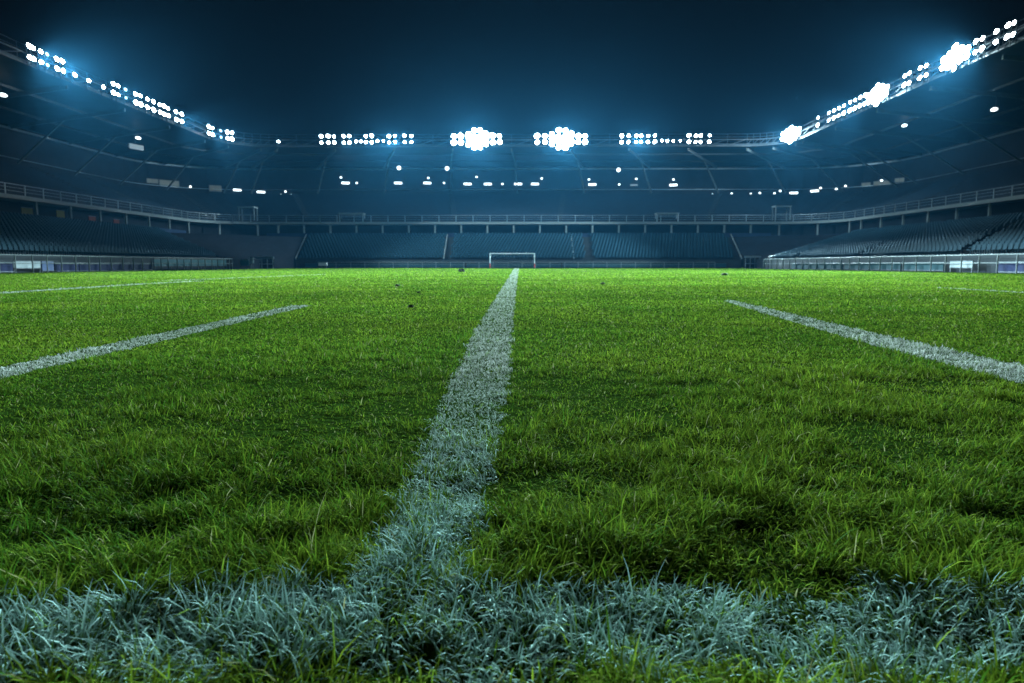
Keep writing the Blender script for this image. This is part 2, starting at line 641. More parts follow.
XL = -35.35
G = 'boards behind the left railing'
for (p0, p1, z0, z1, m, lab) in (
        (-12, 12, 0.12, 0.68, 'board_navy', 'navy board behind the left railing, cut by the picture edge beside the white board'),
        (13.5, 40, 0.35, 0.80, 'board_pale', 'white board behind the left railing, the palest one there'),
        (41.5, 53, 0.15, 0.80, 'board_lilac', 'lilac blue board beside the white board behind the left railing'),
        (54.5, 78, 0.10, 0.62, 'board_navy', 'short navy board beside the lilac board behind the left railing'),
        (79, 152, 0.10, 0.60, 'board_navy', 'long dark navy board in the middle of the left railing'),
        (154, 226, 0.45, 1.10, 'board_cyan', 'long blue-green board at the far end of the left railing')):
    board(lab, (XL, y_at_left(p0, XL)), (XL, y_at_left(p1, XL)), z0, z1, m, group=G)
XR = 32.35
G = 'boards behind the right railing'
for (p0, p1, z0, z1, m, lab) in (
        (1034, 998, 0.12, 0.72, 'board_navy', 'dark navy board behind the right railing at the right picture edge'),
        (973, 950.5, 0.38, 0.80, 'board_pale', 'pale grey board behind the right railing beside a dark gap'),
        (944, 903, 0.15, 0.72, 'board_teal', 'dark teal board left of the pale grey board behind the right railing'),
        (901, 845, 0.15, 0.72, 'board_teal', 'long teal board in the middle of the right railing'),
        (843, 792, 0.15, 0.72, 'board_teal', 'teal board at the far end of the right railing')):
    board(lab, (XR, y_at_left(p0, XR)), (XR, y_at_left(p1, XR)), z0, z1, m, group=G)
G = 'dark perimeter boards behind the goal line'
for (x0, x1, lab) in ((-36, -9, 'long dark teal perimeter board left of the goal'), (-8.7, 7.2, 'dark teal perimeter board directly behind the goal'),
                      (7.5, 35, 'long dark teal perimeter board right of the goal')):
    board(lab, (x0, 118.75), (x1, 118.75), 0.15, 0.75, 'board_teal', group=G)


# ------------------------------------------------------------------ goal
GX, GY, GW, GH = -0.95, 116.0, 7.32, 2.35
g = thing('football_goal', 'white football goal with red lower posts at the far end of the pitch', 'goal', (GX, GY, 0))
for s in (-1, 1):
    p = part_local(MB().bar((s * GW / 2, 0, 0.75), (s * GW / 2, 0, GH + 0.06), 0.075, 10), 'post', 'white', g)
    part_local(MB().bar((s * GW / 2, 0, -0.05), (s * GW / 2, 0, 0.75), 0.076, 10), 'post_base', 'red', p)
part_local(MB().bar((-GW / 2, 0, GH), (GW / 2, 0, GH), 0.075, 10), 'crossbar', 'white', g)
mb = MB()
for s in (-1, 1):
    mb.bar((s * GW / 2, 0, GH), (s * GW / 2, 0.9, GH), 0.03, 6).bar((s * GW / 2, 0.9, GH), (s * GW / 2, 1.9, 0.03), 0.03, 6)
    mb.bar((s * GW / 2, 0, 0.03), (s * GW / 2, 1.9, 0.03), 0.03, 6)
mb.bar((-GW / 2, 1.9, 0.03), (GW / 2, 1.9, 0.03), 0.03, 6)
part_local(mb, 'net_frame', 'pale_steel', g)
mb = MB()
nn = 36
for i in range(nn + 1):
    x = -GW / 2 + GW * i / nn
    mb.bar((x, 0, GH), (x, 0.9, GH), 0.004, 3).bar((x, 0.9, GH), (x, 1.9, 0.03), 0.004, 3)
for k in range(13):
    u = k / 12
    y, z = lerp(0.9, 1.9, u), lerp(GH, 0.03, u)
    mb.bar((-GW / 2, y, z), (GW / 2, y, z), 0.004, 3)
    for s in (-1, 1):
        mb.bar((s * GW / 2, 0, z), (s * GW / 2, y, z), 0.004, 3)
part_local(mb, 'net', 'net', g)

# ------------------------------------------------------------------ corner equipment
def shelter(label, x, y, w, h, rz):
    t = thing('gate_frame', label, 'gate frame', (x, y, 0), 'gate frames in the dark corners')
    t.rotation_euler = (0, 0, rz)
    part_local(MB().box((0, 0, h), (w + 0.3, 0.22, 0.28)), 'lintel', 'steel', t)
    for i in range(4):
        part_local(MB().box((-w / 2 + w * i / 3, 0, h / 2 - 0.09), (0.11, 0.11, h - 0.1)), 'post', 'pale_steel', t)
    part_local(MB().bar((-w / 2, 0.12, h * 0.42), (w / 2, 0.12, h * 0.42), 0.03, 6), 'crossbar', 'steel', t)
    part_local(MB().box((0, 0.6, h * 0.5), (w, 0.06, h * 0.9)), 'back_panel', 'dark_concrete', t)


def at_depth(px, Y):
    lo, hi = -150.0, 150.0
    for _ in range(50):
        m = (lo + hi) / 2
        if px_of(m, Y) < px:
            lo = m
        else:
            hi = m
    return lo


shelter('open steel gate frame with posts in the dark left corner', at_depth(264.5, 100), 100, 2.4, 1.55, 0)
shelter('open steel gate frame with posts in the dark right corner', at_depth(752.5, 104), 104, 2.1, 1.7, 0)


def sign(label, px0, px1, Y, z0, z1):
    x0, x1 = at_depth(px0, Y), at_depth(px1, Y)
    t = thing('corner_sign', label, 'sign', ((x0 + x1) / 2, Y, 0), 'cyan signs in the dark corners')
    w = x1 - x0
    part_local(MB().box((0, 0, (z0 + z1) / 2), (w, 0.12, z1 - z0)), 'panel', 'board_cyan', t)
    part_local(MB().box((0, 0.01, z1 + 0.04), (w + 0.1, 0.16, 0.08)), 'top_trim', 'steel', t)
    for s in (-1, 1):
        part_local(MB().box((s * (w / 2 - 0.1), 0.005, z0 / 2 - 0.02), (0.1, 0.1, z0 + 0.04 - 0.004)), 'leg', 'dark_steel', t)


sign('pale cyan blank sign panel in the dark left corner beside the gate frame', 239.5, 249, 92, 0.45, 1.15)
sign('dark cyan blank sign panel in the dark right corner beside the railing', 763.5, 773.5, 96, 0.25, 0.95)

t = thing('equipment_cart', 'small white cart on the grass edge left of the goal', 'cart', (at_depth(323, 117.2), 117.2, 0))
part_local(MB().box((0, 0, 0.62), (1.35, 0.6, 0.5)), 'bin', 'white', t)
part_local(MB().box((0, 0, 0.905), (1.5, 0.7, 0.06)), 'lid', 'board_pale', t)
for s in (-1, 1):
    part_local(MB().bar((s * 0.42, -0.28, 0.17), (s * 0.42, 0.28, 0.17), 0.19, 12), 'wheel', 'dark_steel', t)
    part_local(MB().box((s * 0.5, 0, 0.34), (0.06, 0.06, 0.12)), 'strut', 'steel', t)
t = thing('equipment_case', 'pale equipment case on a stand between the cyan sign and the gate frame', 'case', (at_depth(252, 95), 95, 0))
part_local(MB().box((0, 0, 0.95), (0.42, 0.4, 0.42)), 'case', 'board_pale', t)
part_local(MB().box((0, 0, 1.42), (0.38, 0.3, 0.3)), 'head_box', 'steel', t)
part_local(MB().bar((0, 0, 1.15), (0, 0, 1.28), 0.05), 'neck', 'dark_steel', t)
for k in range(3):
    a = k * 2 * PI / 3
    part_local(MB().bar((0.3 * math.cos(a), 0.3 * math.sin(a), -0.02), (0.06 * math.cos(a), 0.06 * math.sin(a), 0.76), 0.03), 'leg', 'dark_steel', t)


def frame_on_balcony(label, px0, px1, Y, top, rz=0, side=0):
    x0, x1 = at_depth(px0, Y), at_depth(px1, Y)
    w = x1 - x0
    t = thing('camera_platform', label, 'platform', ((x0 + x1) / 2, Y, BAL_Z), 'open steel platforms on the balcony')
    h = top - BAL_Z
    for sx in (-1, 1):
        for dy in (0, 1.4):
            part_local(MB().box((sx * w / 2, dy, h / 2), (0.16, 0.16, h)), 'post', 'steel', t)
    part_local(MB().box((0, 0.7, h + 0.12), (w + 0.3, 1.9, 0.22)), 'canopy', 'pale_steel', t)
    part_local(MB().bar((-w / 2, -0.12, 1.0), (w / 2, -0.12, 1.0), 0.04), 'guard_rail', 'steel', t)


frame_on_balcony('open steel camera platform on the balcony of the left corner', 241, 256, 125.0, 10.5)
frame_on_balcony('open steel camera platform on the balcony of the right corner', 773.5, 788, 124.0, 10.5)
frame_on_balcony('wide low steel platform on the far balcony right of the goal', 656, 677, 129.4, 9.7)
frame_on_balcony('wide low steel platform on the far balcony left of the goal', 341, 364, 129.4, 9.7)

# dim coloured panels in the openings of the left concourse
for (px, z, m, w, h, lab) in ((31, 6.75, 'yellow', 1.5, 1.1, 'dim pale yellow wall panel in the left concourse, nearest the picture edge'),
                              (64, 6.75, 'yellow', 1.2, 1.4, 'dim yellow-green wall panel in the left concourse beside the red ones'),
                              (95, 6.6, 'red_panel', 1.2, 1.1, 'dull red wall panel in the left concourse, the nearer of two'),
                              (119, 6.6, 'red_panel', 1.1, 1.0, 'dull red wall panel in the left concourse, the farther of two')):
    X = -58.8
    Y = y_at_left(px, X)
    o = thing('wall_panel', lab, 'panel', (X, Y, z), 'coloured panels in the left concourse')
    part_local(MB().box((0, 0, 0), (0.06, w * 1.3, h)), 'sheet', m, o)
    part_local(MB().box((0, 0, h / 2 + 0.04), (0.1, w * 1.3 + 0.1, 0.08)), 'trim', 'dark_steel', o)

# ------------------------------------------------------------------ floodlights on the roof edge
def edge_point(px, seg):
    """plan point of the roof edge truss seen at a picture column"""
    best = None
    runs = {'left': ('left', 'corner_l'), 'right': ('corner_r', 'right')}.get(seg, (seg,))
    pieces = []
    for sg_ in runs:
        p_, r_ = P_EDGE[sg_], P_REAR[sg_]
        pieces += [(p_[i], p_[i + 1], r_[i], r_[i + 1]) for i in range(len(p_) - 1)]
    for (pa_, pb_, ra_, rb_) in pieces:
        for k in range(20):
            u = k / 20
            x, y = lerp(pa_[0], pb_[0], u), lerp(pa_[1], pb_[1], u)
            e = abs(px_of(x, y, 23.0) - px)
            if best is None or e < best[0]:
                xo, yo = lerp(ra_[0], rb_[0], u), lerp(ra_[1], rb_[1], u)
                d = Vector((x - xo, y - yo)).normalized()
                best = (e, x + d.x * 0.42, y + d.y * 0.42, d)
    return best[1], best[2], best[3]


LIGHT_COL = (0.60, 0.91, 1.0)


def lamp_meshes(r):
    h = MB().bar((0, 0, 0), (0, -0.30, 0), r * 0.75, 12, r * 1.0)          # bowl, opens towards -y
    l = MB().bar((0, -0.302, 0), (0, -0.33, 0), r * 0.93, 14)
    return h, l


_lamp_cache = {}


def floodlight(seg, pxs, rows, label, power=0.0, r=0.30, dim=False, aim=(0, 62, 0), cone=46, core=(), blend=0.7):
    pts = [edge_point(p, seg) for p in pxs]
    cx = sum(p[0] for p in pts) / len(pts)
    cy = sum(p[1] for p in pts) / len(pts)
    bank = thing('floodlight_bank', label, 'floodlight', (cx, cy, 22.0), 'floodlights along the roof edge')
    d = pts[0][2]
    ang = math.atan2(d.y, d.x) + PI / 2           # local -y looks out over the pitch
    key = (r, dim)
    mb = MB()
    for (x, y, _) in pts:
        mb.box((x - cx, y - cy, (max(rows) - 22.0) / 2), (0.09, 0.09, max(rows) - 22.0 + 0.5), ang)
        mb.bar((x - cx, y - cy, 0.1), (x - cx - d.x * 0.3, y - cy - d.y * 0.3, 0.1), 0.04)
    if len(pts) > 1:
        for z in rows:
            mb.beam((pts[0][0] - cx, pts[0][1] - cy, z - 22.0), (pts[-1][0] - cx, pts[-1][1] - cy, z - 22.0), 0.07, 0.1)
    part_local(mb, 'bracket', 'dark_steel', bank)
    for i, (x, y, _) in enumerate(pts):
        off = abs(i - (len(pts) - 1) / 2) / max(1.0, (len(pts) - 1) / 2)
        extra = list(core) if off < 0.3 else [23.05 + (z - 23.05) * 0.62 for z in core] if off < 0.62 else []
        for z in list(rows) + extra:
            if key not in _lamp_cache:
                h, l = lamp_meshes(r)
                hm = h.build('lamp', 'housing')
                lm = l.build('lens', 'lens_dim' if dim else 'lens')
                _lamp_cache[key] = (hm.data, lm.data)
                bpy.data.objects.remove(hm)
                bpy.data.objects.remove(lm)
            hd, ld = _lamp_cache[key]
            lo = bpy.data.objects.new('lamp', hd)
            COL.objects.link(lo)
            lo.parent = bank
            lo.location = (x - cx + d.x * 0.06, y - cy + d.y * 0.06, z - 22.0 + random.uniform(-.05, .05))
            lo.rotation_euler = (-0.30, 0, ang + random.uniform(-.1, .1))
            le = bpy.data.objects.new('lens', ld)
            COL.objects.link(le)
            le.parent = lo
            k_ = random.uniform(0.72, 1.08)
            lo.scale = (k_, 1.0, k_)
    if power:
        ld_ = bpy.data.lights.new('floodlight_beam', 'SPOT')
        ld_.energy = power
        ld_.color = LIGHT_COL
        ld_.spot_size = math.radians(cone)
        ld_.spot_blend = blend
        ld_.shadow_soft_size = 0.35
        ob = bpy.data.objects.new('floodlight_beam', ld_)
        COL.objects.link(ob)
        ob.parent = bank
        ob.location = (d.x * 0.9, d.y * 0.9, sum(rows) / len(rows) - 22.0)
        src = Vector((cx, cy, 22.0)) + ob.location
        ob.rotation_euler = (Vector(aim) - src).to_track_quat('-Z', 'Y').to_euler()
    if core:                                       # stray light leaving the open fronts of the largest banks
        sp = bpy.data.lights.new('floodlight_spill', 'POINT')
        sp.energy = 5000
        sp.color = LIGHT_COL
        sp.shadow_soft_size = 0.5
        ob = bpy.data.objects.new('floodlight_spill', sp)
        COL.objects.link(ob)
        ob.parent = bank
        ob.location = (d.x * 1.2, d.y * 1.2, 1.0)
    return bank


R2 = (22.55, 23.65)
LO = (22.75,)
K = 1000.0
W1, W2, W3 = 850 * K, 420 * K, 330 * K


def fl(*a, **k):
    return floodlight(*a, **k)


# left roof, from the picture edge towards the far corner
fl('left', (23, 28, 35.5), R2, 'brightest double-row floodlight bank on the left roof, nearest the picture edge', 640 * K, aim=(-9, 43, 0), cone=44)
fl('left', (41.5,), R2, 'pair of small dim blue lamps just behind the brightest left floodlight bank', dim=True, r=0.22)
fl('left', (51, 57.5), R2, 'double-row bank of four lamps, second bright bank of the left roof', 420 * K, aim=(-9, 44, 0), cone=42)
fl('left', (69.5,), LO, 'single floodlight on the left roof, first of three single lamps in a row')
fl('left', (84,), LO, 'single floodlight on the left roof, middle of three single lamps in a row')
fl('left', (98.5,), LO, 'single floodlight on the left roof, last of three single lamps before the four-lamp bank')
fl('left', (108.5, 113.5), R2, 'four-lamp bank on the left roof right after the three single lamps', 180 * K, aim=(-8, 46, 0), cone=36)
fl('left', (121,), R2, 'dim blue pair of lamps between two four-lamp banks on the left roof', dim=True, r=0.22)
fl('left', (131, 136), R2, 'first bank of the close run of four banks in the middle of the left roof', 150 * K, aim=(14, 120, 0), cone=50)
fl('left', (143.5, 149), R2, 'second bank of the close run of four banks in the middle of the left roof')
fl('left', (156, 160, 164.5), R2, 'six-lamp third bank of the close run of four banks on the left roof', 180 * K, aim=(-8, 66, 0), cone=36)
fl('left', (172.5, 178), R2, 'last bank of the close run of four banks on the left roof', W3, aim=(-12, 66, 0), cone=40)
fl('left', (205.5, 209.5), R2, 'bright bank standing apart near the far end of the left roof', W3, aim=(-14, 78, 0), cone=40)
fl('left', (218,), R2, 'small dim pair of lamps between the last two banks of the left roof', dim=True, r=0.22)
fl('left', (225, 229.5), R2, 'farthest bright bank of the left roof, next to the dark corner', 60 * K, aim=(-24, 112, 8), cone=34)
fl('corner_l', (293,), LO, 'single small lamp on the curved roof edge of the left corner', r=0.25)
# far roof
fl('far', (320, 327, 333.5), R2, 'leftmost bright bank of the far roof, at its left corner', 18 * K, aim=(-47, 124, 14), cone=34)
fl('far', (342.5, 348.5), R2, 'bank of four lamps second from the left on the far roof', W3 * 0.4, aim=(-10, 84, 0))
fl('far', (355, 360), LO, 'low small lamp pair on the left part of the far roof', r=0.22)
fl('far', (365.5, 371), R2, 'four-lamp bank right of the low small pair on the left part of the far roof', W3 * 0.4, aim=(-5, 84, 0))
fl('far', (377, 383), LO, 'single-row pair of lamps left of the bright double bank of the far roof', r=0.25)
fl('far', (388.5, 394), R2, 'bright starlike bank of four lamps left of the two largest far banks', W2, aim=(-12, 84, 0), cone=56)
fl('far', (404.5, 411), R2, 'bank of four lamps ending the left group of the far roof', W3 * 0.4, aim=(0, 84, 0))
fl('far', (454, 461, 468, 474, 480, 486, 493, 500), R2, 'very bright wide bank left of the centre of the far roof', W1, aim=(-9, 58, 0), cone=40, r=0.5, core=(21.6, 23.1, 24.6))
fl('far', (538, 545, 552, 559, 566, 572, 579, 586), R2, 'very bright wide bank right of the centre of the far roof, the largest there', W1, aim=(7, 58, 0), cone=40, r=0.5, core=(21.6, 23.1, 24.6))
fl('far', (623, 630, 637, 642.5, 649, 656), R2, 'bright bank of twelve lamps in the right half of the far roof', W2, aim=(15, 82, 0), cone=56)
fl('far', (663, 669, 675, 681), LO, 'row of four small single lamps in the right half of the far roof', r=0.22)
fl('far', (690, 697, 702.5), R2, 'bright six-lamp bank at the right end of the far roof', 18 * K, aim=(47, 124, 14), cone=34)
fl('far', (711,), R2, 'last small pair of lamps at the right end of the far roof', r=0.25)
# right roof, from the far corner towards the picture edge
fl('right', (786, 790, 794, 798, 802), (22.6, 23.4), 'dazzling bank nearest the far corner on the right roof', W1 * 0.45, aim=(16, 74, 0), cone=46, r=0.44, core=(21.8, 24.1))
fl('right', (822,), R2, 'single column of two lamps between two dazzling banks of the right roof', r=0.28)
fl('right', (833.5, 838.5, 843.5, 848.5), R2, 'eight-lamp bank in the middle of the right roof beside the two-lamp column', W2 * 0.4, aim=(-12, 120, 0), cone=50)
fl('right', (854.5, 859.5, 864.5, 869.5), R2, 'eight-lamp bank touching the middle dazzling bank of the right roof', W3, aim=(14, 62, 0), cone=40)
fl('right', (873.5, 878, 882.5, 887, 891.5), (22.5, 23.3), 'dazzling middle bank of the right roof', W1 * 0.4, aim=(10, 64, 0), cone=44, r=0.44, core=(21.8, 24.1))
fl('right', (910, 915), R2, 'four-lamp bank between the two nearest dazzling banks, the farther of two', 120 * K, aim=(12, 50, 0), cone=36)
fl('right', (925.5, 931.5), R2, 'four-lamp bank between the two nearest dazzling banks, the nearer of two', 120 * K, aim=(12, 56, 0), cone=36)
fl('right', (949, 955, 961, 967, 973), (22.5, 23.3), 'largest dazzling bank of the right roof, nearest the picture edge', 480 * K, aim=(9, 44, 0), cone=44, r=0.44, core=(21.8, 24.1))
fl('right', (982, 988.5), R2, 'four-lamp bank right after the largest dazzling bank of the right roof', 640 * K, aim=(9, 43, 0), cone=44)
fl('right', (1003.5,), R2, 'column of two lamps on the right roof close to the picture edge')
fl('right', (1014.5, 1021), R2, 'floodlight bank on the right roof cut by the right picture edge')

# ------------------------------------------------------------------ small lamps under the roofs
def wall_point(px, pts, front, off=0.4):
    best = None
    allp = []
    for s in SEGS:
        allp += list(zip(pts[s], pts[s][1:], front[s], front[s][1:]))
    for (a, b, fa, fb) in allp:
        for k in range(20):
            u = k / 20
            x, y = lerp(a[0], b[0], u), lerp(a[1], b[1], u)
            if y < 30:
                continue
            e = abs(px_of(x, y, 17.0) - px)
            if best is None or e < best[0]:
                d = Vector((lerp(fa[0], fb[0], u) - x, lerp(fa[1], fb[1], u) - y)).normalized()
                best = (e, x + d.x * off, y + d.y * off, math.atan2(d.y, d.x) + PI / 2)
    return best[1:]


LAMPS = [
    # px, py, kind, label
    (5, 95, 'spot', 'elongated white lamp under the left roof at the left picture edge'),
    (139, 138, 'spot', 'oval white lamp under the left roof above the dim lit panel'),
    (137, 147, 'panel', 'dim rectangular lit panel under the left roof below the oval lamp'),
    (189.7, 186.7, 'dot', 'small white lamp at the dark rear of the left corner, leftmost of that row'),
    (237, 190, 'bar', 'white bar lamp at the rear of the left corner beside the lit window'),
    (260, 192, 'bar', 'white bar lamp at the rear of the left corner, between bar and cluster'),
    (280, 195, 'dot', 'left lamp of the cluster of three at the end of the left corner'),
    (284.5, 191.6, 'dot', 'upper lamp of the cluster of three at the end of the left corner'),
    (290.5, 195, 'dot', 'right lamp of the cluster of three at the end of the left corner'),
    (340.6, 177.5, 'dot', 'round lamp above the leftmost bar lamp of the far stand'),
    (345, 183, 'bar', 'leftmost bar lamp of the row at the rear of the far stand'),
    (356, 183, 'dot', 'small lamp just right of the leftmost bar lamp of the far stand'),
    (398.6, 168, 'round', 'round lamp hanging high over the left half of the far stand, left of two'),
    (397.5, 183, 'bar', 'bar lamp below the left hanging round lamp of the far stand'),
    (428.7, 178, 'dot', 'round lamp above the wide bar lamp of the left half of the far stand'),
    (427.6, 183, 'bar', 'wide bar lamp under a round lamp in the left half of the far stand'),
    (443.7, 183, 'dot', 'tiny lamp between the wide bar lamp and the very bright left centre bank'),
    (447.5, 168.5, 'round', 'round lamp hanging beside the very bright left centre bank'),
    (467.8, 184, 'bar', 'bar lamp below the left edge of the very bright left centre bank'),
    (476.8, 177, 'dot', 'lamp straight below the very bright left centre bank'),
    (487.5, 184, 'bar', 'bar lamp below the right edge of the very bright left centre bank'),
    (502, 184, 'dot', 'small lamp left of the bar lamp above the goal'),
    (518, 184, 'bar', 'bar lamp of the far stand nearly above the goal'),
    (535.5, 184, 'bar', 'bar lamp between the one above the goal and the right centre bank'),
    (541.6, 178.5, 'dot', 'round lamp left below the very bright right centre bank'),
    (589, 179.5, 'dot', 'small lamp above the bar lamp right of the very bright right centre bank'),
    (592, 184.5, 'bar', 'bar lamp right of the very bright right centre bank'),
    (619, 170, 'round', 'round lamp hanging in the right half of the far stand'),
    (619, 184.5, 'dot', 'small lamp straight below the hanging lamp of the right half'),
    (636, 179, 'dot', 'tiny lamp above the dim bar in the right half of the far stand'),
    (634, 185, 'dim', 'dim bar lamp in the right half of the far stand'),
    (674, 179.5, 'dot', 'small lamp above the rightmost bar lamp of the far stand'),
    (673, 185, 'bar', 'rightmost bar lamp of the far stand'),
    (713.4, 194.5, 'dot', 'first small lamp of the right corner string, under the end bank'),
    (726.6, 196, 'dot', 'second small lamp of the right corner string'),
    (731.7, 193.7, 'dot', 'third small lamp of the right corner string, slightly raised'),
    (740.5, 195, 'dot', 'fourth small lamp of the right corner string'),
    (751, 194, 'dot', 'fifth small lamp of the right corner string'),
    (757, 197, 'dot', 'low lamp of the three close lamps in the right corner string'),
    (761, 193, 'dot', 'high lamp of the three close lamps in the right corner string'),
    (764.5, 196.5, 'dot', 'right lamp of the three close lamps in the right corner string'),
    (775.5, 193.4, 'dot', 'small lamp left of a raised lamp in the right corner string'),
    (781, 191, 'dot', 'raised lamp in the right corner string before the bar lamp'),
    (794.7, 193, 'bar', 'widest bar lamp of the right corner string'),
    (815.5, 191, 'bar', 'bar lamp paired with a raised lamp at the rear of the right stand'),
    (821, 188, 'dot', 'raised lamp at the right of the last bar lamp of the right stand'),
    (837.5, 189, 'dot', 'small lamp at the rear of the right stand, left of the last one'),
    (846, 186, 'dot', 'last small lamp at the rear of the right stand before the lit window'),
    (883, 180.5, 'dot', 'small lamp over the lit yellowish window of the right stand'),
    (903, 125.5, 'spot', 'elongated white lamp under the right roof below the largest bank'),
    (993, 109.5, 'spot', 'round white lamp under the right roof near the right picture edge'),
]
lamp_src = {}
for px, py, kind, lab in LAMPS:
    if kind in ('spot', 'panel', 'round'):
        pp = {s: [(lerp(a[0], b[0], .33), lerp(a[1], b[1], .33)) for a, b in zip(P_EDGE[s], P_TOP[s])] for s in SEGS}
        x, y, ang = wall_point(px, pp, P_EDGE, 0.0)
    else:
        x, y, ang = wall_point(px, P_TOP, P_BAL, 0.45)
    z = height_at(py, x, y)
    if kind not in lamp_src:
        w, h = {'dot': (0.42, 0.36), 'bar': (1.55, 0.36), 'dim': (1.5, 0.34), 'round': (0.75, 0.75), 'spot': (0.95, 0.42), 'panel': (2.6, 0.75)}[kind]
        t = thing('ceiling_lamp', lab, 'lamp', (x, y, z))
        if kind in ('round', 'spot', 'dot'):
            mb = MB()
            n = 14
            for yy, s_ in ((0.0, 1.0),):
                vs = [(w / 2 * math.cos(2 * PI * i / n), -0.12, h / 2 * math.sin(2 * PI * i / n)) for i in range(n)]
                vs += [(w / 2.3 * math.cos(2 * PI * i / n), 0.10, h / 2.3 * math.sin(2 * PI * i / n)) for i in range(n)]
                mb.add(vs, [tuple(range(n)), tuple(range(2 * n - 1, n - 1, -1))] + [(i, n + i, n + (i + 1) % n, (i + 1) % n) for i in range(n)])
        else:
            mb = MB().box((0, 0, 0), (w, 0.2, h))
        part_local(mb, 'diffuser', {'dim': 'tube_dim', 'panel': 'tube_dim'}.get(kind, 'tube'), t)
        mb = MB().box((0, 0.16, h * 0.25), (w * 1.04, 0.14, h * 0.5))
        part_local(mb, 'housing', 'dark_steel', t)
        if kind in ('round', 'spot', 'panel'):
            part_local(MB().bar((0, 0.16, h * 0.5), (0, 0.16, 2.2), 0.03), 'hanger', 'dark_steel', t)
        lamp_src[kind] = t
        t.rotation_euler = (0, 0, ang)
        t['group'] = 'small lamps under the stadium roofs'
    else:
        copy_tree(lamp_src[kind], (x, y, z), ang, lab)
# lit windows at the rear
for px, py, w, h, lab in ((169, 183, 3.6, 0.9, 'faint lit window strip at the dark rear of the left stand'),
                          (214.7, 188.4, 2.3, 1.1, 'grey-green lit window at the rear of the left corner between two lamps'),
                          (152, 181, 2.0, 0.7, 'faint lit window at the rear of the left stand, left of the strip'),
                          (883, 183, 3.0, 0.7, 'yellowish lit window at the rear of the right stand under a small lamp'),
                          (900, 180, 1.6, 0.6, 'faint lit window right of the yellowish one at the rear of the right stand'),
                          (867, 184.5, 1.6, 0.6, 'faint lit window left of the yellowish one at the rear of the right stand')):
    x, y, ang = wall_point(px, P_TOP, P_BAL, 0.25)
    z = height_at(py, x, y)
    t = thing('lit_window', lab, 'window', (x, y, z), 'lit windows in the rear walls')
    t.rotation_euler = (0, 0, ang)
    part_local(MB().box((0, 0, 0), (w, 0.05, h)), 'pane', 'window', t)
    mb = MB()
    for s in (-1, 1):
        mb.box((0, 0, s * (h / 2 + 0.05)), (w + 0.2, 0.12, 0.1)).box((s * (w / 2 + 0.05), 0, 0), (0.1, 0.118, h))
    mb.box((0, -0.01, 0), (0.08, 0.1, h))
    part_local(mb, 'frame', 'dark_steel', t)

# ------------------------------------------------------------------ ground
gm, nt, p = new_mat('turf_ground')
N, L = nt.nodes, nt.links
tc = N.new('ShaderNodeTexCoord')
n1 = N.new('ShaderNodeTexNoise')
n1.inputs['Scale'].default_value = 0.35
n1.inputs['Detail'].default_value = 8
n2 = N.new('ShaderNodeTexNoise')
n2.inputs['Scale'].default_value = 22
n2.inputs['Detail'].default_value = 6
L.new(tc.outputs['Object'], n1.inputs['Vector'])
L.new(tc.outputs['Object'], n2.inputs['Vector'])
mx = N.new('ShaderNodeMix')
mx.data_type = 'RGBA'
mx.inputs[6].default_value = (0.008, 0.017, 0.003, 1)
mx.inputs[7].default_value = (0.018, 0.040, 0.005, 1)
L.new(n2.outputs['Fac'], mx.inputs[0])
L.new(mx.outputs[2], p.inputs['Base Color'])
p.inputs['Roughness'].default_value = 0.9
p.inputs['Specular IOR Level'].default_value = 0.0
b = N.new('ShaderNodeBump')
b.inputs['Strength'].default_value = 0.6
b.inputs['Distance'].default_value = 0.03
L.new(n2.outputs['Fac'], b.inputs['Height'])
L.new(b.outputs['Normal'], p.inputs['Normal'])
mb = MB()
ys = [-12] + [i * 4.0 for i in range(-2, 44)] + [176]
xs = [-110] + [i * 6.0 for i in range(-17, 18)] + [110]
vs = [(x, y, 0) for y in ys for x in xs]
nx = len(xs)
mb.add(vs, [(j * nx + i, j * nx + i + 1, (j + 1) * nx + i + 1, (j + 1) * nx + i) for j in range(len(ys) - 1) for i in range(nx - 1)])
ground = mb.build('ground', gm)
ground['kind'] = 'structure'

# ------------------------------------------------------------------ grass
_tab = rng.random((256, 256)).astype(np.float32)


def vnoise(x, y, s, off=0):
    x = x / s + 37.3 + off
    y = y / s + 91.7 + off * 1.7
    xi, yi = np.floor(x).astype(int), np.floor(y).astype(int)
    fx, fy = x - xi, y - yi
    fx = fx * fx * (3 - 2 * fx)
    fy = fy * fy * (3 - 2 * fy)
    g_ = lambda a, c: _tab[a & 255, c & 255]
    return (g_(xi, yi) * (1 - fx) + g_(xi + 1, yi) * fx) * (1 - fy) + (g_(xi, yi + 1) * (1 - fx) + g_(xi + 1, yi + 1) * fx) * fy


def sample_roots(n):
    """roots in the wedge before the camera, density falling with the square of distance"""
    yn, ymid, yf = 0.45, 1.5, 117.2
    w = lambda Y: 0.80 * Y + 1.9
    Yg = np.exp(np.linspace(math.log(yn), math.log(yf), 4000))
    dens = np.where(Yg < ymid, 1 / ymid ** 2, 1 / Yg ** 2) * 2 * w(Yg)
    cdf = np.cumsum(dens * np.gradient(Yg))
    cdf /= cdf[-1]
    Y = np.interp(rng.random(n), cdf, Yg)
    X = (rng.random(n) * 2 - 1) * w(Y)
    k = np.abs(X - 0) < 34.6
    X, Y = X[k], Y[k]
    return X, Y


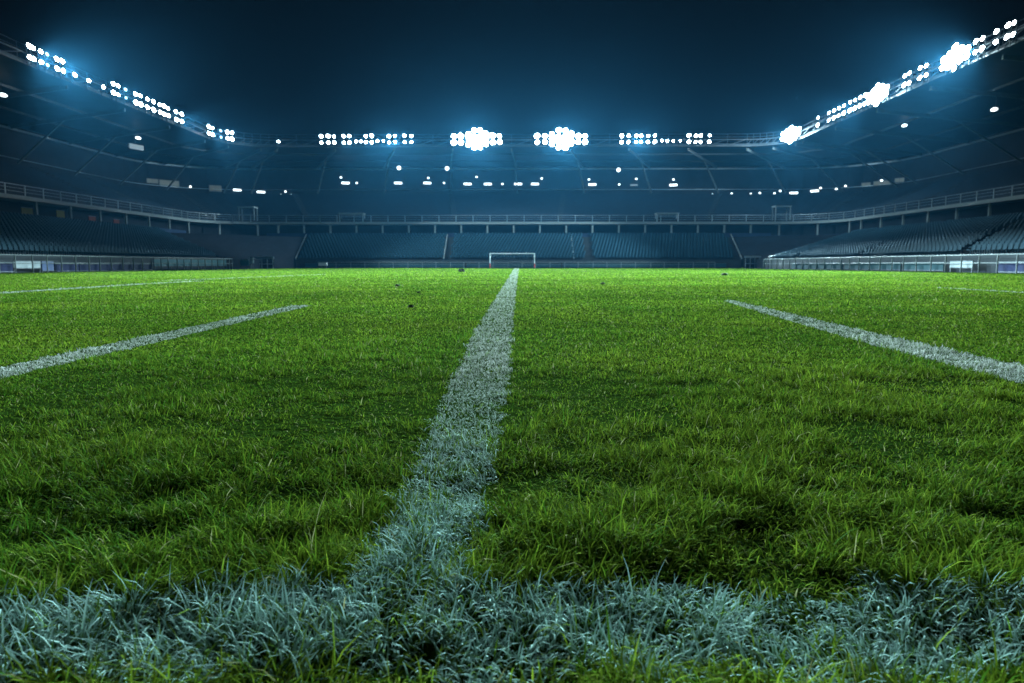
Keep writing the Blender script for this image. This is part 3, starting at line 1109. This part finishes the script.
# painted lines: (name, label-free structure) polygons as centre line tables Y -> (x0, x1)
CENTRE_Y = np.array([0.98, 1.30, 1.475, 1.737, 2.22, 3.065, 4.89, 7.56, 11.84, 20.47, 39.66, 70, 118.0])
CENTRE_L = np.array([-.305, -.305, -.302, -.296, -.318, -.333, -.366, -.385, -.397, -.409, -.453, -.52, -.60])
CENTRE_R = np.array([-.108, -.106, -.100, -.071, -.065, -.057, -.049, -.052, -.051, -.030, -.001, .07, .16])


def in_lines(X, Y):
    """0 = none, else the number of the painted line under a root"""
    jx = (vnoise(X, Y, 0.03, 3) - 0.5) * 0.05 + (vnoise(X, Y, 0.12, 5) - 0.5) * 0.05
    jx *= np.interp(Y, [1.5, 3, 10], [1.0, 0.8, 0.6])
    out = np.zeros(len(X), int)
    l = np.interp(Y, CENTRE_Y, CENTRE_L)
    r = np.interp(Y, CENTRE_Y, CENTRE_R)
    out[(X + jx > l) & (X + jx < r) & (Y > 1.1)] = 1
    y0 = np.interp(X, [-1, -.5, 0, .5, 1], [0.90, 0.92, 0.94, 0.955, 0.96])
    y1 = np.interp(X, [-1, -.5, 0, .5, 1], [1.17, 1.19, 1.22, 1.23, 1.21])
    out[(Y + jx * 1.5 > y0) & (Y + jx * 1.5 < y1)] = 2
    c = np.interp(Y, [1, 4, 10.4], [-2.80, -2.87, -3.16])
    out[(np.abs(X + jx - c) < 0.145) & (Y < 10.2)] = 3
    c = np.interp(Y, [1, 4.1, 5.5, 7.5, 11.6], [2.62, 2.76, 2.86, 3.05, 3.48])
    wd = np.interp(Y, [1, 5.5, 8, 11.6], [0.20, 0.20, 0.165, 0.10])
    out[(np.abs(X + jx - c) < wd) & (Y < 11.6)] = 4
    c = np.interp(Y, [10, 14.6, 21.5], [-10.7, -10.85, -11.45])
    out[(np.abs(X + jx - c) < 0.22) & (Y < 25.5) & (Y > 10)] = 5
    c = np.interp(Y, [25.5, 27.8, 39.6, 44], [-13.0, -12.7, -11.75, -11.5])
    out[(np.abs(X + jx - c) < 0.2) & (Y >= 25.5) & (Y < 42)] = 5
    c = np.interp(Y, [10, 18.5], [10.55, 10.85])
    out[(np.abs(X + jx - c) < 0.12) & (Y < 18.2) & (Y > 11)] = 6
    return out


def make_blades(name, X, Y, painted, m, hscale=1.0):
    n = len(X)
    d = np.hypot(X, Y)
    und = vnoise(X, Y, 0.33, 1) * 0.5 + vnoise(X, Y, 0.09, 2) * 0.5          # tussocks
    big = vnoise(X * 0.5, Y, 1.6, 9)
    hgt = (0.023 + 0.037 * np.clip((und - 0.27) * 1.9, 0.05, 1.35)) * rng.uniform(0.6, 1.35, n) * (0.75 + 0.5 * big)
    stray = rng.random(n) < (0.012 if painted else 0.05)
    hgt[stray] *= 1.55
    hgt *= np.interp(d, [0, 1.4, 2.4, 5, 20, 120], [1.05, 0.88, 0.66, 0.52, 0.48, 0.46]) * hscale
    wid = np.maximum(0.0029, d * 0.00092) * rng.uniform(0.75, 1.3, n)
    # direction of lean: combed by neighbourhood, with plenty of stray blades
    az = vnoise(X, Y, 0.22, 6) * 4 * PI + rng.normal(0, 1.5, n)
    lean = np.clip(rng.gamma(2.2, 0.33, n), 0.05, 2.4) + (1 - und) * 0.3
    dx, dy = np.cos(az), np.sin(az)
    twist = az + PI / 2 + rng.normal(0, 0.5, n)
    # face mostly towards the eye when far away
    fx, fy = np.cos(twist), np.sin(twist)
    far = np.clip((d - 5) / 15, 0, 1)
    fx, fy = fx * (1 - far) + far * np.sign(fx), fy * (1 - far)
    nseg = 3
    tt = np.array([0.0, 0.36, 0.70, 1.0])
    curl = rng.uniform(0.15, 1.9, n)
    P = np.zeros((n, 7, 3), np.float32)
    ang_prev = lean * 0.25
    cx, cy, cz = X.copy(), Y.copy(), np.zeros(n) - 0.004
    k = 0
    for i, t_ in enumerate(tt):
        if i:
            a_ = np.clip(lean * (0.25 + 0.75 * t_) + curl * t_ * t_, 0, 2.3)
            sl = hgt * 1.25 * (tt[i] - tt[i - 1])
            cx = cx + dx * np.sin(a_) * sl
            cy = cy + dy * np.sin(a_) * sl
            cz = np.maximum(cz + np.cos(a_) * sl, 0.004)
        ww = wid * [0.5, 0.46, 0.34, 0][i]
        if i < 3:
            P[:, k] = np.stack([cx - fx * ww, cy - fy * ww, cz], -1)
            P[:, k + 1] = np.stack([cx + fx * ww, cy + fy * ww, cz], -1)
            k += 2
        else:
            P[:, 6] = np.stack([cx, cy, cz], -1)
    base = (np.arange(n) * 7)[:, None]
    loops = (np.array([0, 1, 3, 2, 2, 3, 5, 4, 4, 5, 6])[None] + base).reshape(-1)
    st_ = (np.array([0, 4, 8])[None] + (np.arange(n) * 11)[:, None]).reshape(-1)
    # own colour of each blade
    if painted:
        cov = rng.uniform(0.45, 1.0, n) * np.interp(Y, [1.2, 2.5], [0.92, 1.0])
        col = (np.array([0.40, 0.60, 0.54]) + (np.array([0.74, 0.74, 0.68]) - np.array([0.40, 0.60, 0.54])) * np.clip((Y - 1.4) / 2.5, 0, 1)[:, None]) * cov[:, None]
        bare = rng.random(n) < 0.10
        col[bare] = np.array([0.07, 0.13, 0.025])
    else:
        hue = np.clip(rng.normal(0.45, 0.28, n) + (vnoise(X, Y, 0.9, 8) - 0.5) * 0.5, 0, 1)[:, None]
        col = np.array([0.040, 0.112, 0.009])[None] * (1 - hue) + np.array([0.160, 0.215, 0.018])[None] * hue
        patch = 0.62 + 0.46 * vnoise(X * 0.35, Y, 2.6, 12) + 0.34 * vnoise(X * 0.25, Y, 0.8, 14)
        col = col * patch[:, None] * rng.uniform(0.3, 1.45, n)[:, None]
        dry = rng.random(n) < 0.025
        col[dry] = np.array([0.26, 0.25, 0.11])
    tint = np.repeat(np.concatenate([col, np.ones((n, 1))], 1)[:, None], 7, 1)
    if painted:                                       # the paint only reaches the upper part of a leaf
        leaf = np.array([0.055, 0.115, 0.010])
        tint[:, 0:2, :3] = leaf
        tint[:, 2:4, :3] = tint[:, 2:4, :3] * 0.6 + leaf * 0.4
    return fast_mesh(name, P.reshape(-1, 3), loops, st_, None, m, tint.reshape(-1, 4))


def blade_mat(name, trans, gloss):
    m, nt, p = new_mat(name)
    N, L = nt.nodes, nt.links
    N.remove(p)
    at = N.new('ShaderNodeAttribute')
    at.attribute_name = 'tint'
    df = N.new('ShaderNodeBsdfDiffuse')
    L.new(at.outputs['Color'], df.inputs['Color'])
    tr = N.new('ShaderNodeBsdfTranslucent')
    L.new(at.outputs['Color'], tr.inputs['Color'])
    mix = N.new('ShaderNodeMixShader')
    mix.inputs[0].default_value = trans
    L.new(df.outputs[0], mix.inputs[1])
    L.new(tr.outputs[0], mix.inputs[2])
    gl = N.new('ShaderNodeBsdfGlossy')
    gl.inputs['Roughness'].default_value = 0.38
    gl.inputs['Color'].default_value = (0.8, 0.9, 0.8, 1)
    mg = N.new('ShaderNodeMixShader')
    mg.inputs[0].default_value = gloss
    L.new(mix.outputs[0], mg.inputs[1])
    L.new(gl.outputs[0], mg.inputs[2])
    L.new(mg.outputs[0], N['Material Output'].inputs['Surface'])
    return m


BM = blade_mat('grass_blade', 0.22, 0.0012)
WM = blade_mat('painted_blade', 0.12, 0.003)
X, Y = sample_roots(1500000)
ln = in_lines(X, Y)
# the paint near the eye is worn: tufts of it are missing, and bare leaves stand among the painted ones
worn = vnoise(X, Y, 0.045, 21) * 0.6 + vnoise(X, Y, 0.13, 22) * 0.4
bare_leaf = (ln == 2) & (rng.random(len(X)) < np.where(worn < 0.34, 0.7, 0.22))
ln[bare_leaf] = 0
show = (ln == 1) & (rng.random(len(X)) < np.where(worn < 0.4, 0.38, 0.14) * np.interp(Y, [1.5, 4], [1.0, 0.35]))      # green leaves standing through the paint
ln[show] = 0
und_ = vnoise(X, Y, 0.33, 1) * 0.5 + vnoise(X, Y, 0.09, 2) * 0.5
hollow = (ln == 0) & (rng.random(len(X)) > np.clip((und_ - 0.22) * 3.0, 0.35, 1.0)) & (Y < 4)
hollow |= (Y < 3) & (rng.random(len(X)) < 0.38)
gap = hollow | (bare_leaf & (rng.random(len(X)) < 0.75)) | ((ln == 2) & (rng.random(len(X)) < 0.28)) | ((ln == 1) & (Y < 3) & (rng.random(len(X)) < 0.25))
X, Y, ln = X[~gap], Y[~gap], ln[~gap]
g_o = make_blades('grass', X[ln == 0], Y[ln == 0], False, BM)
g_o['kind'] = 'stuff'
tag(g_o, 'uneven green turf blades covering the whole pitch', 'grass')
for i in range(1, 7):
    k = ln == i
    if not k.any():
        continue
    o = make_blades('painted_line', X[k], Y[k], True, WM, 0.9)
    o['kind'] = 'structure'

# dark clods on the turf
for (px, py, r, lab) in ((410, 307.5, 0.055, 'dark turf clod lying left of the centre line, nearest of the clods'),
                         (397, 286, 0.085, 'dark turf clod on the far grass left of the centre line, leftmost'),
                         (418, 293, 0.05, 'tiny dark clod between the two larger clods left of the line'),
                         (461.5, 271.6, 0.36, 'dark lump on the distant grass left of the goal'),
                         (603, 284, 0.09, 'small dark clod on the far grass right of the centre line'),
                         (724.5, 275, 0.20, 'dark clod on the distant grass towards the right corner')):
    lo, hi = 1.0, 120.0
    for _ in range(50):
        m_ = (lo + hi) / 2
        if height_at(py, 0, m_) > 0.02:
            lo = m_
        else:
            hi = m_
    Yc = lo
    Xc = at_depth(px, Yc)
    mb = MB()
    nl, ns = 6, 9
    vs, fs = [], []
    for a in range(nl + 1):
        th = PI * a / nl
        for b_ in range(ns):
            ph = 2 * PI * b_ / ns
            rr = r * random.uniform(0.8, 1.5)
            rr *= 0.58
            vs.append((1.25 * rr * math.sin(th) * math.cos(ph), rr * math.sin(th) * math.sin(ph), 0.55 * rr * math.cos(th)))
    for a in range(nl):
        for b_ in range(ns):
            c_ = (b_ + 1) % ns
            fs.append((a * ns + b_, (a + 1) * ns + b_, (a + 1) * ns + c_, a * ns + c_))
    mb.add(vs, fs)
    o = mb.build('turf_clod', 'clod')
    o.location = (Xc, Yc, 0.024 + r * 0.22)
    tag(o, lab, 'clod', 'dark clods scattered on the pitch')

# ------------------------------------------------------------------ air
hm = bpy.data.materials.new('haze_air')
hm.use_nodes = True
nt = hm.node_tree
for n_ in list(nt.nodes):
    if n_.type != 'OUTPUT_MATERIAL':
        nt.nodes.remove(n_)
pv = nt.nodes.new('ShaderNodeVolumePrincipled')
pv.inputs['Color'].default_value = (0.10, 0.50, 0.95, 1)
pv.inputs['Density'].default_value = 0.00002
pv.inputs['Anisotropy'].default_value = 0.8
nt.links.new(pv.outputs[0], nt.nodes['Material Output'].inputs['Volume'])
hz = MB().box((0, 82, 12.3), (224, 192, 26.6)).build('haze', hm)
hz['kind'] = 'stuff'
tag(hz, 'thin blue night haze filling the stadium under the floodlights', 'haze')

# ------------------------------------------------------------------ sky
w = bpy.data.worlds.new('World')
S.world = w
w.use_nodes = True
nt = w.node_tree
sk = nt.nodes.new('ShaderNodeTexSky')
sk.sky_type = 'NISHITA'
sk.sun_disc = False
sk.sun_elevation = math.radians(-3.0)
sk.sun_rotation = math.radians(200)
bg = nt.nodes['Background']
nt.links.new(sk.outputs[0], bg.inputs['Color'])
bg.inputs['Strength'].default_value = 0.012

S.view_settings.view_transform = 'Standard'
S.view_settings.look = 'None'
S.view_settings.exposure = 0.35
S.view_settings.gamma = 1
S.cycles.max_bounces = 5
S.cycles.diffuse_bounces = 2
S.cycles.glossy_bounces = 2
S.cycles.transmission_bounces = 3
S.cycles.transparent_max_bounces = 4
S.cycles.volume_bounces = 0
S.cycles.sample_clamp_indirect = 4
S.cycles.use_denoising = True
S.cycles.use_light_tree = True
